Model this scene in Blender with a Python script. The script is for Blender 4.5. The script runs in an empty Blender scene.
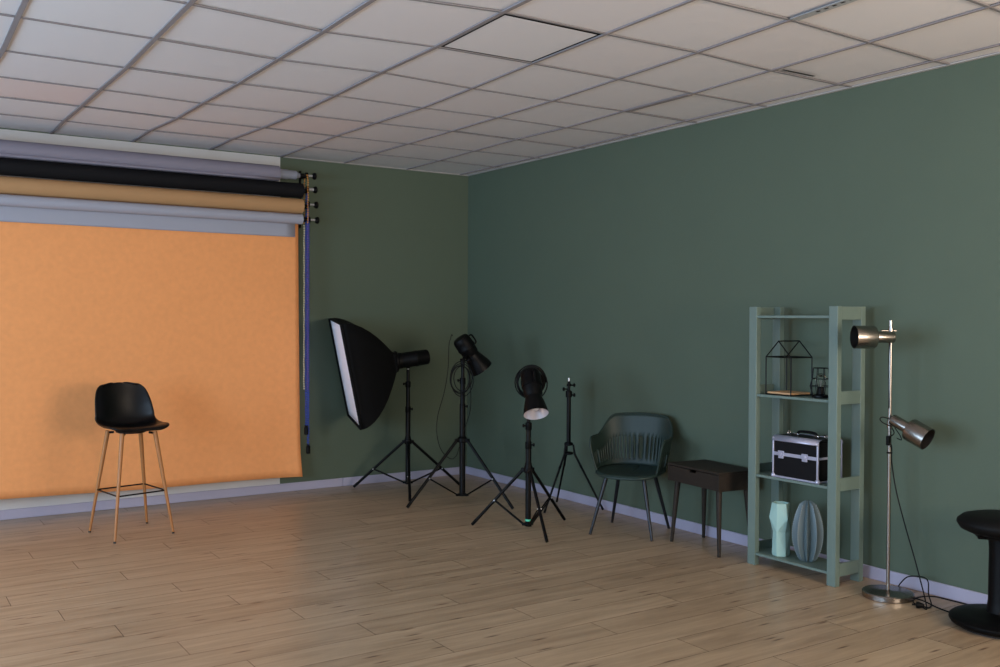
import bpy, math, random
from mathutils import Vector as V, Matrix
random.seed(7)
PI = math.pi
COL = bpy.context.scene.collection

# ---------------------------------------------------------------- materials
def lin(c):
    c /= 255.0
    return c / 12.92 if c <= .04045 else ((c + .055) / 1.055) ** 2.4
def rgb(r, g, b): return (lin(r), lin(g), lin(b), 1)

def mat(name, col, rough=.5, metal=0, noise=0, nscale=20, bump=0, bscale=200, stretch=None, spec=.5, emit=None, transl=0):
    m = bpy.data.materials.new(name); m.use_nodes = True
    nt = m.node_tree; n = nt.nodes; l = nt.links
    b = n['Principled BSDF']
    b.inputs['Base Color'].default_value = col
    b.inputs['Roughness'].default_value = rough
    b.inputs['Metallic'].default_value = metal
    b.inputs['Specular IOR Level'].default_value = spec
    tc = n.new('ShaderNodeTexCoord'); mp = n.new('ShaderNodeMapping')
    l.new(tc.outputs['Object'], mp.inputs['Vector'])
    if stretch: mp.inputs['Scale'].default_value = stretch
    if noise:
        t = n.new('ShaderNodeTexNoise'); t.inputs['Scale'].default_value = nscale; t.inputs['Detail'].default_value = 5
        l.new(mp.outputs[0], t.inputs['Vector'])
        mx = n.new('ShaderNodeMix'); mx.data_type = 'RGBA'
        mx.inputs[6].default_value = [min(1, c * (1 - noise)) for c in col[:3]] + [1]
        mx.inputs[7].default_value = [min(1, c * (1 + noise)) for c in col[:3]] + [1]
        l.new(t.outputs['Fac'], mx.inputs[0]); l.new(mx.outputs[2], b.inputs['Base Color'])
    if bump:
        t2 = n.new('ShaderNodeTexNoise'); t2.inputs['Scale'].default_value = bscale; t2.inputs['Detail'].default_value = 3
        l.new(mp.outputs[0], t2.inputs['Vector'])
        bp = n.new('ShaderNodeBump'); bp.inputs['Strength'].default_value = bump; bp.inputs['Distance'].default_value = .004
        l.new(t2.outputs['Fac'], bp.inputs['Height']); l.new(bp.outputs[0], b.inputs['Normal'])
    if emit:
        b.inputs['Emission Color'].default_value = emit[0]; b.inputs['Emission Strength'].default_value = emit[1]
    return m

M = {}
M['wall'] = mat('green_wall_paint', rgb(87, 100, 84), .62, noise=.05, nscale=2.5, bump=.25, bscale=240, spec=.35)
M['whitewall'] = mat('white_wall_paint', rgb(205, 203, 201), .7, noise=.03, nscale=4, bump=.2)
M['plainwall'] = mat('plain_wall_paint', rgb(185, 180, 172), .8, noise=.03, nscale=3)
M['ceil'] = None
M['tee'] = mat('grey_ceiling_tee', rgb(146, 139, 140), .9, spec=.1, noise=.05, nscale=8)
M['silver_tee'] = mat('galvanised_tee', rgb(175, 177, 180), .45, .2, noise=.2, nscale=60)
M['crosstee'] = mat('dark_cross_tee', rgb(132, 128, 130), .6, noise=.05)
M['mattblack'] = mat('matt_black_seat', rgb(8, 8, 9), .6, spec=.2, noise=.1)
M['angle'] = mat('grey_wall_angle', rgb(172, 168, 165), .7, noise=.05)
M['void'] = mat('plenum_void', rgb(30, 28, 27), .9, noise=.1)
M['base'] = mat('white_baseboard', rgb(172, 168, 188), .45, noise=.03, nscale=6)
M['orange'] = mat('orange_seamless_paper', rgb(246, 166, 104), .8, noise=.085, nscale=26, bump=.15, bscale=500, spec=.2)
M['tan'] = mat('tan_paper_roll', rgb(178, 138, 96), .7, noise=.03, nscale=3, spec=.25)  # same orange paper as the hanging sheet, shade on the roll put into its colour
M['blackpaper'] = mat('black_paper_roll', rgb(16, 16, 19), .75, noise=.1, spec=.2)
M['lilac'] = mat('lilac_grey_paper', rgb(128, 124, 138), .6, noise=.03, nscale=4)
M['greypaper'] = mat('pale_grey_paper', rgb(160, 162, 174), .6, noise=.03, nscale=4)
M['core'] = mat('card_core', rgb(140, 143, 155), .7, noise=.08, nscale=30)
M['black'] = mat('black_coated_metal', rgb(6, 6, 7), .42, spec=.18, noise=.15, nscale=40)
M['blackplastic'] = mat('black_plastic', rgb(5, 5, 6), .5, spec=.15, noise=.12, nscale=30, bump=.1)
M['fabric'] = mat('black_softbox_fabric', rgb(6, 6, 7), .85, noise=.2, nscale=90, bump=.2, bscale=400, spec=.2)
M['diff'] = mat('white_diffuser_fabric', rgb(243, 243, 250), .7, noise=.015, nscale=60, bump=.15, bscale=12)
M['cable'] = mat('black_rubber_cable', rgb(7, 7, 7), .6, noise=.1, spec=.25)
M['silver'] = mat('satin_silver', rgb(200, 200, 205), .3, .6, noise=.05, nscale=60)
M['chrome'] = mat('chrome', rgb(220, 220, 225), .12, 1, noise=.02)
M['nickel'] = mat('brushed_nickel', rgb(150, 143, 136), .27, 1, noise=.07, nscale=30, stretch=(1, 1, 30))
M['lampinside'] = mat('lamp_dark_inside', rgb(26, 22, 20), .5, noise=.1)
M['leather'] = mat('black_glossy_leatherette', rgb(5, 4, 4), .36, spec=.3, noise=.1, nscale=60, bump=.12, bscale=350)
M['woodleg'] = mat('oak_look_leg', rgb(176, 116, 64), .45, noise=.22, nscale=24, stretch=(6, 6, .5))
M['greenplastic'] = mat('dark_green_plastic', rgb(33, 49, 44), .5, noise=.05, nscale=20, spec=.4)
M['steelleg'] = mat('dark_steel_leg', rgb(38, 40, 45), .35, .6, noise=.1)
M['darkwood'] = mat('dark_walnut', rgb(44, 37, 31), .6, spec=.25, noise=.35, nscale=9, stretch=(8, 1, 8), bump=.15, bscale=40)
M['sage'] = mat('sage_painted_wood', rgb(106, 124, 116), .5, noise=.04, nscale=18, stretch=(1, 1, .3), bump=.1, bscale=60)
M['mint'] = mat('mint_ceramic', rgb(168, 204, 196), .3, noise=.02, nscale=6)
M['cactus'] = mat('blue_grey_ceramic', rgb(98, 114, 118), .42, noise=.1, nscale=14)
M['cactusedge'] = mat('pale_rib_edge', rgb(140, 152, 154), .45, noise=.05)
M['casepanel'] = mat('black_case_panel', rgb(7, 7, 11), .5, spec=.2, noise=.3, nscale=180, bump=.3, bscale=260)
M['alu'] = mat('aluminium_edge', rgb(186, 186, 206), .34, .45, noise=.04, nscale=80)
M['bulb'] = mat('clear_bulb_glass', rgb(205, 200, 195), .1, noise=.02)
M['palewood'] = mat('pale_pine_board', rgb(206, 162, 118), .55, noise=.15, nscale=12, stretch=(8, 1, 8))
M['reflector'] = mat('bright_reflector', rgb(214, 208, 212), .3, .55, noise=.04, nscale=40, emit=None)
M['teal'] = mat('green_sticker', rgb(90, 205, 165), .5, noise=.05)
M['cream'] = mat('cream_bead', rgb(232, 218, 178), .45, noise=.05)
M['blue'] = mat('blue_bead', rgb(44, 72, 158), .35, noise=.05)
M['purple'] = mat('violet_bead', rgb(96, 70, 132), .4, noise=.05)
M['orangebead'] = mat('orange_bead', rgb(205, 140, 66), .4, noise=.05)
M['tip'] = mat('dark_foot_cap', rgb(40, 34, 30), .6, noise=.1)
M['floorgap'] = mat('plank_gap', rgb(74, 56, 44), .9, noise=.1)
M['frame'] = mat('white_window_frame', rgb(225, 225, 225), .4, noise=.02)

def glass_material():
    m = bpy.data.materials.new('clear_glass'); m.use_nodes = True
    b = m.node_tree.nodes['Principled BSDF']
    b.inputs['Roughness'].default_value = .03; b.inputs['Transmission Weight'].default_value = 1
    b.inputs['IOR'].default_value = 1.3
    b.inputs['Base Color'].default_value = rgb(235, 235, 232)
    return m
M['glass'] = glass_material()

def attr_material(name, c1, c2, rough, kind):
    """colour varied per plank / per tile through the mesh attribute 'vary'"""
    m = bpy.data.materials.new(name); m.use_nodes = True
    nt = m.node_tree; n = nt.nodes; l = nt.links; b = n['Principled BSDF']
    at = n.new('ShaderNodeAttribute'); at.attribute_name = 'vary'
    tc = n.new('ShaderNodeTexCoord')
    mix = n.new('ShaderNodeMix'); mix.data_type = 'RGBA'
    mix.inputs[6].default_value = c1; mix.inputs[7].default_value = c2
    sep = n.new('ShaderNodeSeparateColor'); l.new(at.outputs['Color'], sep.inputs[0])
    if kind == 'plank':
        off = n.new('ShaderNodeVectorMath'); off.operation = 'MULTIPLY_ADD'
        off.inputs[1].default_value = (37, 53, 11); l.new(at.outputs['Vector'], off.inputs[0]); l.new(tc.outputs['Object'], off.inputs[2])
        mp = n.new('ShaderNodeMapping'); mp.inputs['Scale'].default_value = (1.1, 11, 1); l.new(off.outputs[0], mp.inputs['Vector'])
        t = n.new('ShaderNodeTexNoise'); t.inputs['Scale'].default_value = 1.7; t.inputs['Detail'].default_value = 8; t.inputs['Roughness'].default_value = .62
        t.inputs['Distortion'].default_value = .5
        l.new(mp.outputs[0], t.inputs['Vector'])
        # plank tone * .45 + grain * .55
        a = n.new('ShaderNodeMath'); a.operation = 'MULTIPLY'; a.inputs[1].default_value = .30; l.new(sep.outputs[0], a.inputs[0])
        r = n.new('ShaderNodeMapRange'); r.inputs[1].default_value = .34; r.inputs[2].default_value = .66; r.inputs[4].default_value = .75; l.new(t.outputs['Fac'], r.inputs[0])
        s = n.new('ShaderNodeMath'); s.operation = 'ADD'; s.use_clamp = True; l.new(a.outputs[0], s.inputs[0]); l.new(r.outputs[0], s.inputs[1])
        l.new(s.outputs[0], mix.inputs[0])
        # knots: stretched voronoi cells, only here and there
        mk = n.new('ShaderNodeMapping'); mk.inputs['Scale'].default_value = (2.6, 16, 1); l.new(off.outputs[0], mk.inputs['Vector'])
        vo = n.new('ShaderNodeTexVoronoi'); vo.voronoi_dimensions = '2D'; vo.inputs['Scale'].default_value = 1.0; l.new(mk.outputs[0], vo.inputs['Vector'])
        kr = n.new('ShaderNodeMapRange'); kr.inputs[1].default_value = .03; kr.inputs[2].default_value = .15; kr.inputs[3].default_value = .95; kr.inputs[4].default_value = 0
        l.new(vo.outputs['Distance'], kr.inputs[0])
        ksep = n.new('ShaderNodeSeparateColor'); l.new(vo.outputs['Color'], ksep.inputs[0])
        kg = n.new('ShaderNodeMath'); kg.operation = 'GREATER_THAN'; kg.inputs[1].default_value = .74; l.new(ksep.outputs[0], kg.inputs[0])
        km = n.new('ShaderNodeMath'); km.operation = 'MULTIPLY'; l.new(kr.outputs[0], km.inputs[0]); l.new(kg.outputs[0], km.inputs[1])
        mix2 = n.new('ShaderNodeMix'); mix2.data_type = 'RGBA'; mix2.inputs[7].default_value = rgb(92, 62, 42)
        l.new(km.outputs[0], mix2.inputs[0]); l.new(mix.outputs[2], mix2.inputs[6]); l.new(mix2.outputs[2], b.inputs['Base Color'])
        bp = n.new('ShaderNodeBump'); bp.inputs['Strength'].default_value = .12; bp.inputs['Distance'].default_value = .002
        l.new(t.outputs['Fac'], bp.inputs['Height']); l.new(bp.outputs[0], b.inputs['Normal'])
    else:
        t = n.new('ShaderNodeTexNoise'); t.inputs['Scale'].default_value = 120; l.new(tc.outputs['Object'], t.inputs['Vector'])
        l.new(sep.outputs[0], mix.inputs[0]); l.new(mix.outputs[2], b.inputs['Base Color'])
        bp = n.new('ShaderNodeBump'); bp.inputs['Strength'].default_value = .2; bp.inputs['Distance'].default_value = .002
        l.new(t.outputs['Fac'], bp.inputs['Height']); l.new(bp.outputs[0], b.inputs['Normal'])
    b.inputs['Roughness'].default_value = rough
    return m
M['floor'] = attr_material('oak_laminate', rgb(150, 126, 100), rgb(188, 163, 133), .33, 'plank')
M['ceil'] = attr_material('ceiling_tile', rgb(224, 221, 222), rgb(230, 200, 190), .85, 'tile')

# ---------------------------------------------------------------- mesh builder
class MB:
    def __init__(s): s.v = []; s.f = []; s.vary = []
    def add(s, vs, fs):
        o = len(s.v); s.v += [tuple(p) for p in vs]; s.f += [tuple(i + o for i in f) for f in fs]; return s
    def box(s, c, size, R=None):
        c = V(c); h = V(size) / 2
        vs = []
        for x in (-1, 1):
            for y in (-1, 1):
                for z in (-1, 1):
                    p = V((x * h.x, y * h.y, z * h.z))
                    if R: p = R @ p
                    vs.append(c + p)
        return s.add(vs, [(0, 1, 3, 2), (4, 6, 7, 5), (0, 4, 5, 1), (2, 3, 7, 6), (0, 2, 6, 4), (1, 5, 7, 3)])
    def span(s, a, b):
        a = V(a); b = V(b); return s.box((a + b) / 2, [abs(k) for k in (b - a)])
    def tube(s, pts, r, seg=10, closed=False, caps=True):
        pts = [V(p) for p in pts]; n = len(pts)
        rs = r if isinstance(r, (list, tuple)) else [r] * n
        T = []
        for i in range(n):
            if closed: t = pts[(i + 1) % n] - pts[i - 1]
            else: t = pts[min(i + 1, n - 1)] - pts[max(i - 1, 0)]
            T.append(t.normalized())
        u = T[0].orthogonal().normalized(); vs = []; o = len(s.v)
        for i in range(n):
            u = (u - T[i] * u.dot(T[i]))
            u = u.normalized() if u.length > 1e-6 else T[i].orthogonal().normalized()
            w = T[i].cross(u)
            for k in range(seg):
                a = 2 * PI * k / seg
                vs.append(pts[i] + (u * math.cos(a) + w * math.sin(a)) * rs[i])
        fs = []
        for i in range(n if closed else n - 1):
            j = (i + 1) % n
            for k in range(seg):
                q = (k + 1) % seg
                fs.append((i * seg + k, i * seg + q, j * seg + q, j * seg + k))
        if caps and not closed:
            fs.append(tuple(range(seg))[::-1]); fs.append(tuple((n - 1) * seg + k for k in range(seg)))
        return s.add(vs, fs)
    def cyl(s, a, b, r, r2=None, seg=24): return s.tube([a, b], [r, r if r2 is None else r2], seg)
    def lathe(s, prof, o=(0, 0, 0), axis=(0, 0, 1), seg=32, caps=True):
        """prof: list of (radius, height along axis)"""
        o = V(o); ax = V(axis).normalized(); u = ax.orthogonal().normalized(); w = ax.cross(u)
        vs = []
        for r, h in prof:
            for k in range(seg):
                a = 2 * PI * k / seg
                vs.append(o + ax * h + (u * math.cos(a) + w * math.sin(a)) * r)
        fs = []
        for i in range(len(prof) - 1):
            for k in range(seg):
                q = (k + 1) % seg
                fs.append((i * seg + k, i * seg + q, (i + 1) * seg + q, (i + 1) * seg + k))
        if caps:
            if prof[0][0] > 1e-4: fs.append(tuple(range(seg))[::-1])
            if prof[-1][0] > 1e-4: fs.append(tuple((len(prof) - 1) * seg + k for k in range(seg)))
        return s.add(vs, fs)
    def ball(s, c, r, seg=12, sz=1):
        n = seg // 2
        return s.lathe([(max(1e-5, r * math.sin(PI * i / n)), -r * sz * math.cos(PI * i / n)) for i in range(n + 1)], c, seg=seg, caps=False)
    def bead(s, c, r):
        c = V(c)
        return s.add([c + V(q) * r for q in ((1, 0, 0), (-1, 0, 0), (0, 1, 0), (0, -1, 0), (0, 0, 1), (0, 0, -1))],
                     [(0, 2, 4), (2, 1, 4), (1, 3, 4), (3, 0, 4), (2, 0, 5), (1, 2, 5), (3, 1, 5), (0, 3, 5)])
    def grid(s, P):
        """P: rows of points"""
        m = len(P); k = len(P[0])
        return s.add([p for r in P for p in r], [(i * k + j, i * k + j + 1, (i + 1) * k + j + 1, (i + 1) * k + j) for i in range(m - 1) for j in range(k - 1)])
    def obj(s, name, m, parent=None, smooth=40, bevel=0, solid=0, sub=0, seg=2):
        me = bpy.data.meshes.new(name)
        o = bpy.data.objects.new(name, me)
        org = V((0, 0, 0))
        vs = s.v
        me.from_pydata(vs, [], s.f); me.update()
        import bmesh
        bm = bmesh.new(); bm.from_mesh(me); bmesh.ops.recalc_face_normals(bm, faces=bm.faces); bm.to_mesh(me); bm.free()
        me.materials.append(M[m])
        if smooth:
            me.polygons.foreach_set('use_smooth', [True] * len(me.polygons)); me.set_sharp_from_angle(angle=math.radians(smooth))
        COL.objects.link(o)
        if parent:
            o.parent = parent; o.matrix_parent_inverse = parent.matrix_basis.inverted()
        if solid:
            k = o.modifiers.new('thickness', 'SOLIDIFY'); k.thickness = solid; k.offset = 0
        if bevel:
            k = o.modifiers.new('bevel', 'BEVEL'); k.width = bevel; k.segments = seg; k.limit_method = 'ANGLE'; k.angle_limit = math.radians(35)
        if sub:
            k = o.modifiers.new('sub', 'SUBSURF'); k.levels = sub; k.render_levels = sub
        return o

def thing(name, label, cat, loc=(0, 0, 0), rz=0, group=None):
    o = bpy.data.objects.new(name, None); o.empty_display_size = .1
    o.matrix_basis = Matrix.Translation(V(loc)) @ Matrix.Rotation(rz, 4, 'Z')
    COL.objects.link(o); o['label'] = label; o['category'] = cat
    if group: o['group'] = group
    return o
def tag(o, label, cat, group=None):
    o['label'] = label; o['category'] = cat
    if group: o['group'] = group
    return o
def struct(o): o['kind'] = 'structure'; return o

def smooth_path(P, n=8):
    P = [V(p) for p in P]; Q = [P[0]] + P + [P[-1]]; out = []
    for i in range(1, len(Q) - 2):
        a, b, c, d = Q[i - 1:i + 3]
        for k in range(n):
            t = k / n
            out.append(.5 * ((2 * b) + (c - a) * t + (2 * a - 5 * b + 4 * c - d) * t * t + (3 * b - a - 3 * c + d) * t ** 3))
    out.append(P[-1]); return out

# ---------------------------------------------------------------- camera
C = V((-4.7735, -7.7316, 1.4603)); pitch, roll, yaw = -.0150, .0046, .5868
F = V((math.cos(pitch) * math.sin(yaw), math.cos(pitch) * math.cos(yaw), math.sin(pitch)))
R0 = V((math.cos(yaw), -math.sin(yaw), 0)); U0 = R0.cross(F)
R = R0 * math.cos(roll) + U0 * math.sin(roll); U = -R0 * math.sin(roll) + U0 * math.cos(roll)
cd = bpy.data.cameras.new('camera'); cam = bpy.data.objects.new('camera', cd); COL.objects.link(cam)
cam.matrix_world = Matrix(((R.x, U.x, -F.x, C.x), (R.y, U.y, -F.y, C.y), (R.z, U.z, -F.z, C.z), (0, 0, 0, 1)))
cd.sensor_width = 36; cd.lens = 964.28 / 1000 * 36; cd.clip_start = .05
bpy.context.scene.camera = cam

# ---------------------------------------------------------------- room shell
H = 2.8016
XL, YR = -7.6, -9.2       # left wall, wall behind the camera
# floor planks (run along x); joint pattern as laid
fl = MB(); vary = []
W_, L_ = .199, 1.37
base_y = -1.34
k0 = -7; rows = range(k0, 48)
for k in rows:
    y1 = base_y - W_ * k; y0 = y1 - W_
    y1c = min(y1, 0); y0c = max(y0, YR)
    if y1c <= y0c: continue
    x0 = (-3.14 + .0925 * k) if k % 2 == 0 else (-2.44 + .0925 * k)
    x = x0 - L_ * (math.floor((x0 - XL) / L_) + 1)
    while x < 0:
        a = max(x, XL); b = min(x + L_, 0); x += L_
        if b - a < .01: continue
        g = .0012
        fl.add([(a + g, y0c + g, 0), (b - g, y0c + g, 0), (b - g, y1c - g, 0), (a + g, y1c - g, 0)], [(0, 1, 2, 3)])
        vary.append((random.random(), random.random(), random.random(), 1))
nf = len(fl.f)
fl.add([(XL, YR, -.003), (0, YR, -.003), (0, 0, -.003), (XL, 0, -.003)], [(0, 1, 2, 3)]); vary.append((0, 0, 0, 1))
fl.span((XL - .2, YR - .2, -.2), (.2, .2, -.004)); vary += [(0, 0, 0, 1)] * 6
def finish_var(mb, vary, name, mk, extra=None, extra_from=None):
    me = bpy.data.meshes.new(name); me.from_pydata(mb.v, [], mb.f); me.update()
    me.materials.append(M[mk])
    if extra:
        me.materials.append(M[extra])
        for p in me.polygons:
            if p.index >= extra_from: p.material_index = 1
    ca = me.color_attributes.new('vary', 'FLOAT_COLOR', 'CORNER')
    for p in me.polygons:
        for li in p.loop_indices: ca.data[li].color = vary[p.index]
    o = bpy.data.objects.new(name, me); COL.objects.link(o); return o
struct(finish_var(fl, vary, 'floor', 'floor', 'floorgap', nf))

# walls
w = MB(); w.span((XL - .2, 0, -.2), (.2, .2, H + .3)); struct(w.obj('wall_back', 'wall'))
w = MB(); w.span((0, YR - .2, -.2), (.2, 0, H + .3)); struct(w.obj('wall_right', 'wall'))
# the part of the back wall behind the paper rolls is painted white
w = MB(); w.span((-4.9, -.002, .005), (-1.842, .004, H)); struct(w.obj('trim_1', 'whitewall', smooth=0))

def wall_with_windows(name, axis, pos, thick, lo, hi, wins, m):
    """axis 'x': wall in the plane x=pos; wins = (a, b, z0, z1) along the other axis"""
    mb = MB()
    def seg(a, b, z0, z1):
        if axis == 'x': mb.span((pos - thick, a, z0), (pos, b, z1))
        else: mb.span((a, pos - thick, z0), (b, pos, z1))
    cur = lo
    for a, b, z0, z1 in sorted(wins):
        seg(cur, a, -.2, H + .3); seg(a, b, -.2, z0); seg(a, b, z1, H + .3); cur = b
    seg(cur, hi, -.2, H + .3)
    struct(mb.obj(name, m, smooth=0))
WL = [(-3.6, -.9, .45, 2.35), (-6.6, -4.2, .85, 2.45), (-8.9, -7.2, .85, 2.45)]
WR = [(-6.6, -4.4, .85, 2.45), (-2.4, -.3, .85, 2.45)]
wall_with_windows('wall_left', 'x', XL, .22, YR - .2, .2, WL, 'plainwall')
wall_with_windows('wall_front', 'y', YR, .22, XL, .2, WR, 'plainwall')
wn = 0
for i, (a, b, z0, z1) in enumerate(WL + WR):
    wn += 1
    mb = MB(); t = .06; left = i < len(WL)
    def bar(p, q, s0, s1):
        if left: mb.span((XL - .14, p, s0), (XL - .08, q, s1))
        else: mb.span((p, YR - .14, s0), (q, YR - .08, s1))
    bar(a, b, z0, z0 + t); bar(a, b, z1 - t, z1); bar(a, a + t, z0 + t, z1 - t); bar(b - t, b, z0 + t, z1 - t); bar((a + b) / 2 - t / 2, (a + b) / 2 + t / 2, z0 + t, z1 - t)
    struct(mb.obj('window_%d' % wn, 'frame', smooth=0, bevel=.004))

# baseboards
mb = MB(); mb.span((XL, -.014, .0005), (-1.276, -.0005, .072)); mb.span((-1.273, -.014, .0005), (-.0005, -.0005, .072)); struct(mb.obj('baseboard_back', 'base', bevel=.003))
mb = MB()
for a, b in ((YR, -5.6), (-5.598, -3.2), (-3.198, -.0145)): mb.span((-.014, a, .0005), (-.0005, b, .072))
struct(mb.obj('baseboard_right', 'base', bevel=.003))

# ---------------------------------------------------------------- suspended ceiling: measured, slightly crooked grid
NODE = {
 'a': [(-3.595, -.55), (-3.586, -1.103), (-3.58, -1.663), (-3.568, -2.267), (-3.579, -2.916), (-3.588, -3.534)],
 'b': [(-3.023, -.538), (-2.978, -1.077), (-2.971, -1.635), (-2.954, -2.273), (-2.953, -2.897), (-2.953, -3.488)],
 'c': [(-2.428, -.559), (-2.387, -1.102), (-2.366, -1.678), (-2.374, -2.313), (-2.391, -2.966), (-2.391, -3.566), (-2.418, -4.204)],
 'd': [(-1.839, -.59), (-1.833, -1.11), (-1.808, -1.711), (-1.776, -2.319), (-1.791, -2.939), (-1.82, -3.586), (-1.839, -4.208)],
 'e': [(-1.27, -.58), (-1.25, -1.14), (-1.231, -1.765), (-1.222, -2.348), (-1.214, -2.947), (-1.235, -3.589), (-1.258, -4.225), (-1.298, -4.839)],
 'f': [(-.659, -.595), (-.668, -1.163), (-.672, -1.76), (-.637, -2.339), (-.66, -2.977), (-.647, -3.581), (-.68, -4.197), (-.706, -4.82), (-.744, -5.436)],
 'g': [(-.10, -.59), (-.085, -1.19), (-.085, -1.765), (-.093, -2.38), (-.115, -2.978), (-.119, -3.583), (-.129, -4.204), (-.142, -4.801), (-.155, -5.41)]}
names = 'abcdefg'; NJ = 17
grid = {}
for i, k in enumerate(names):
    pts = NODE[k]
    for j in range(NJ):
        if j < len(pts): grid[i, j] = pts[j]
        else:
            last = pts[-1]; m_ = j - len(pts) + 1
            grid[i, j] = (last[0] - .012 * m_, last[1] - .612 * m_)
for ii in range(1, 8):
    for j in range(NJ): grid[-ii, j] = (grid[0, j][0] - .595 * ii, grid[0, j][1] + .004 * ii)
IL = -6
for j in range(NJ): grid[7, j] = (-.0005, grid[6, j][1] - .012)      # right wall edge
for i in range(IL - 1, 8):
    x = grid[i, 0][0]; grid[i, -1] = (grid[i, 0][0], -.0005)
TH = .012   # half width of a tee
tiles = MB(); tv = []
tee = MB()
for i in range(IL - 1, 7):
    for j in range(-1, NJ - 1):
        A, B, D, E_ = [V((*grid[q], 0)) for q in ((i, j), (i + 1, j), (i + 1, j + 1), (i, j + 1))]
        z = H + .006; ins = 0
        q = [A, B, D, E_]
        raised = (names[i] if 0 <= i < 7 else '') == 'c' and j == 5
        c = sum(q, V()) / 4
        if raised:
            z = H + .001; ins = .042
        qq = [p + (c - p).normalized() * ins for p in q]
        # a slightly sagging tile: two halves each way share one height
        dz = random.uniform(0, .004)
        tiles.add([(p.x, p.y, z + dz) for p in qq], [(0, 1, 2, 3)])
        tone = random.uniform(0, .08)
        if i == -1 and j == 1: tone = .5
        if i == 2 and j == 1: tone = .3
        tv.append((tone, tone, tone, 1))
nt_ = len(tiles.f)
# dark void over the tiles
tiles.add([(XL - .2, YR - .2, H + .12), (.2, YR - .2, H + .12), (.2, .2, H + .12), (XL - .2, .2, H + .12)], [(0, 1, 2, 3)]); tv.append((0, 0, 0, 1))
tiles.span((XL - .2, YR - .2, H + .13), (.2, .2, H + .3)); tv += [(0, 0, 0, 1)] * 6
# filler strip left of and behind the measured grid
struct(finish_var(tiles, tv, 'ceiling', 'ceil', 'void', nt_))
def strip(mb, p, q, hw, z0=H, z1=H + .0055):
    p = V((p[0], p[1], 0)); q = V((q[0], q[1], 0)); d = (q - p).normalized(); n_ = V((-d.y, d.x, 0)) * hw
    vs = [(*(k).xy, z0) for k in (p - n_, q - n_, q + n_, p + n_)] + [(*(k).xy, z1) for k in (p - n_, q - n_, q + n_, p + n_)]
    mb.add(vs, [(0, 1, 2, 3), (4, 7, 6, 5), (0, 4, 5, 1), (1, 5, 6, 2), (2, 6, 7, 3), (3, 7, 4, 0)])
main = MB(); cross = MB()
for i in range(IL, 7):
    for j in range(-1, NJ - 1): strip(main, grid[i, j], grid[i, j + 1], .012 if i < 3 else .0085, H - .001)
for i in range(IL - 1, 7):
    for j in range(0, NJ - 1): strip(cross, grid[i, j], grid[i + 1, j], .0065 if j < 4 else .008)
struct(main.obj('trim_2', 'tee', smooth=0)); struct(cross.obj('trim_3', 'crosstee', smooth=0))
wa = MB(); wa.span((-1.815, -.022, H - .002), (-.0005, -.0005, H + .006)); wa.span((-.022, YR, H - .002), (-.0005, -.022, H + .006)); struct(wa.obj('trim_4', 'angle', smooth=0))
# bare metal piece of tee and the slits where tiles have shifted
mt = MB(); strip(mt, (-1.30, -4.86), (-1.335, -5.42), .026, H - .004, H - .001)
struct(mt.obj('trim_5', 'silver_tee', smooth=0))
mt = MB()
for q in range(5): mt.box((-1.312 - .004 * q, -5.00 - .045 * q, H - .0045), (.012, .02, .001))
strip(mt, (-.655, -4.252), (-.40, -4.258), .010, H - .0015, H - .001)
P6 = [grid[2, 5], grid[3, 5], grid[3, 6], grid[2, 6]]
struct(mt.obj('trim_6', 'void', smooth=0))
mt = MB(); strip(mt, (-.655, -2.98), (-.652, -3.56), .022, H - .004, H - .001); struct(mt.obj('trim_7', 'tee', smooth=0))

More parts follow.
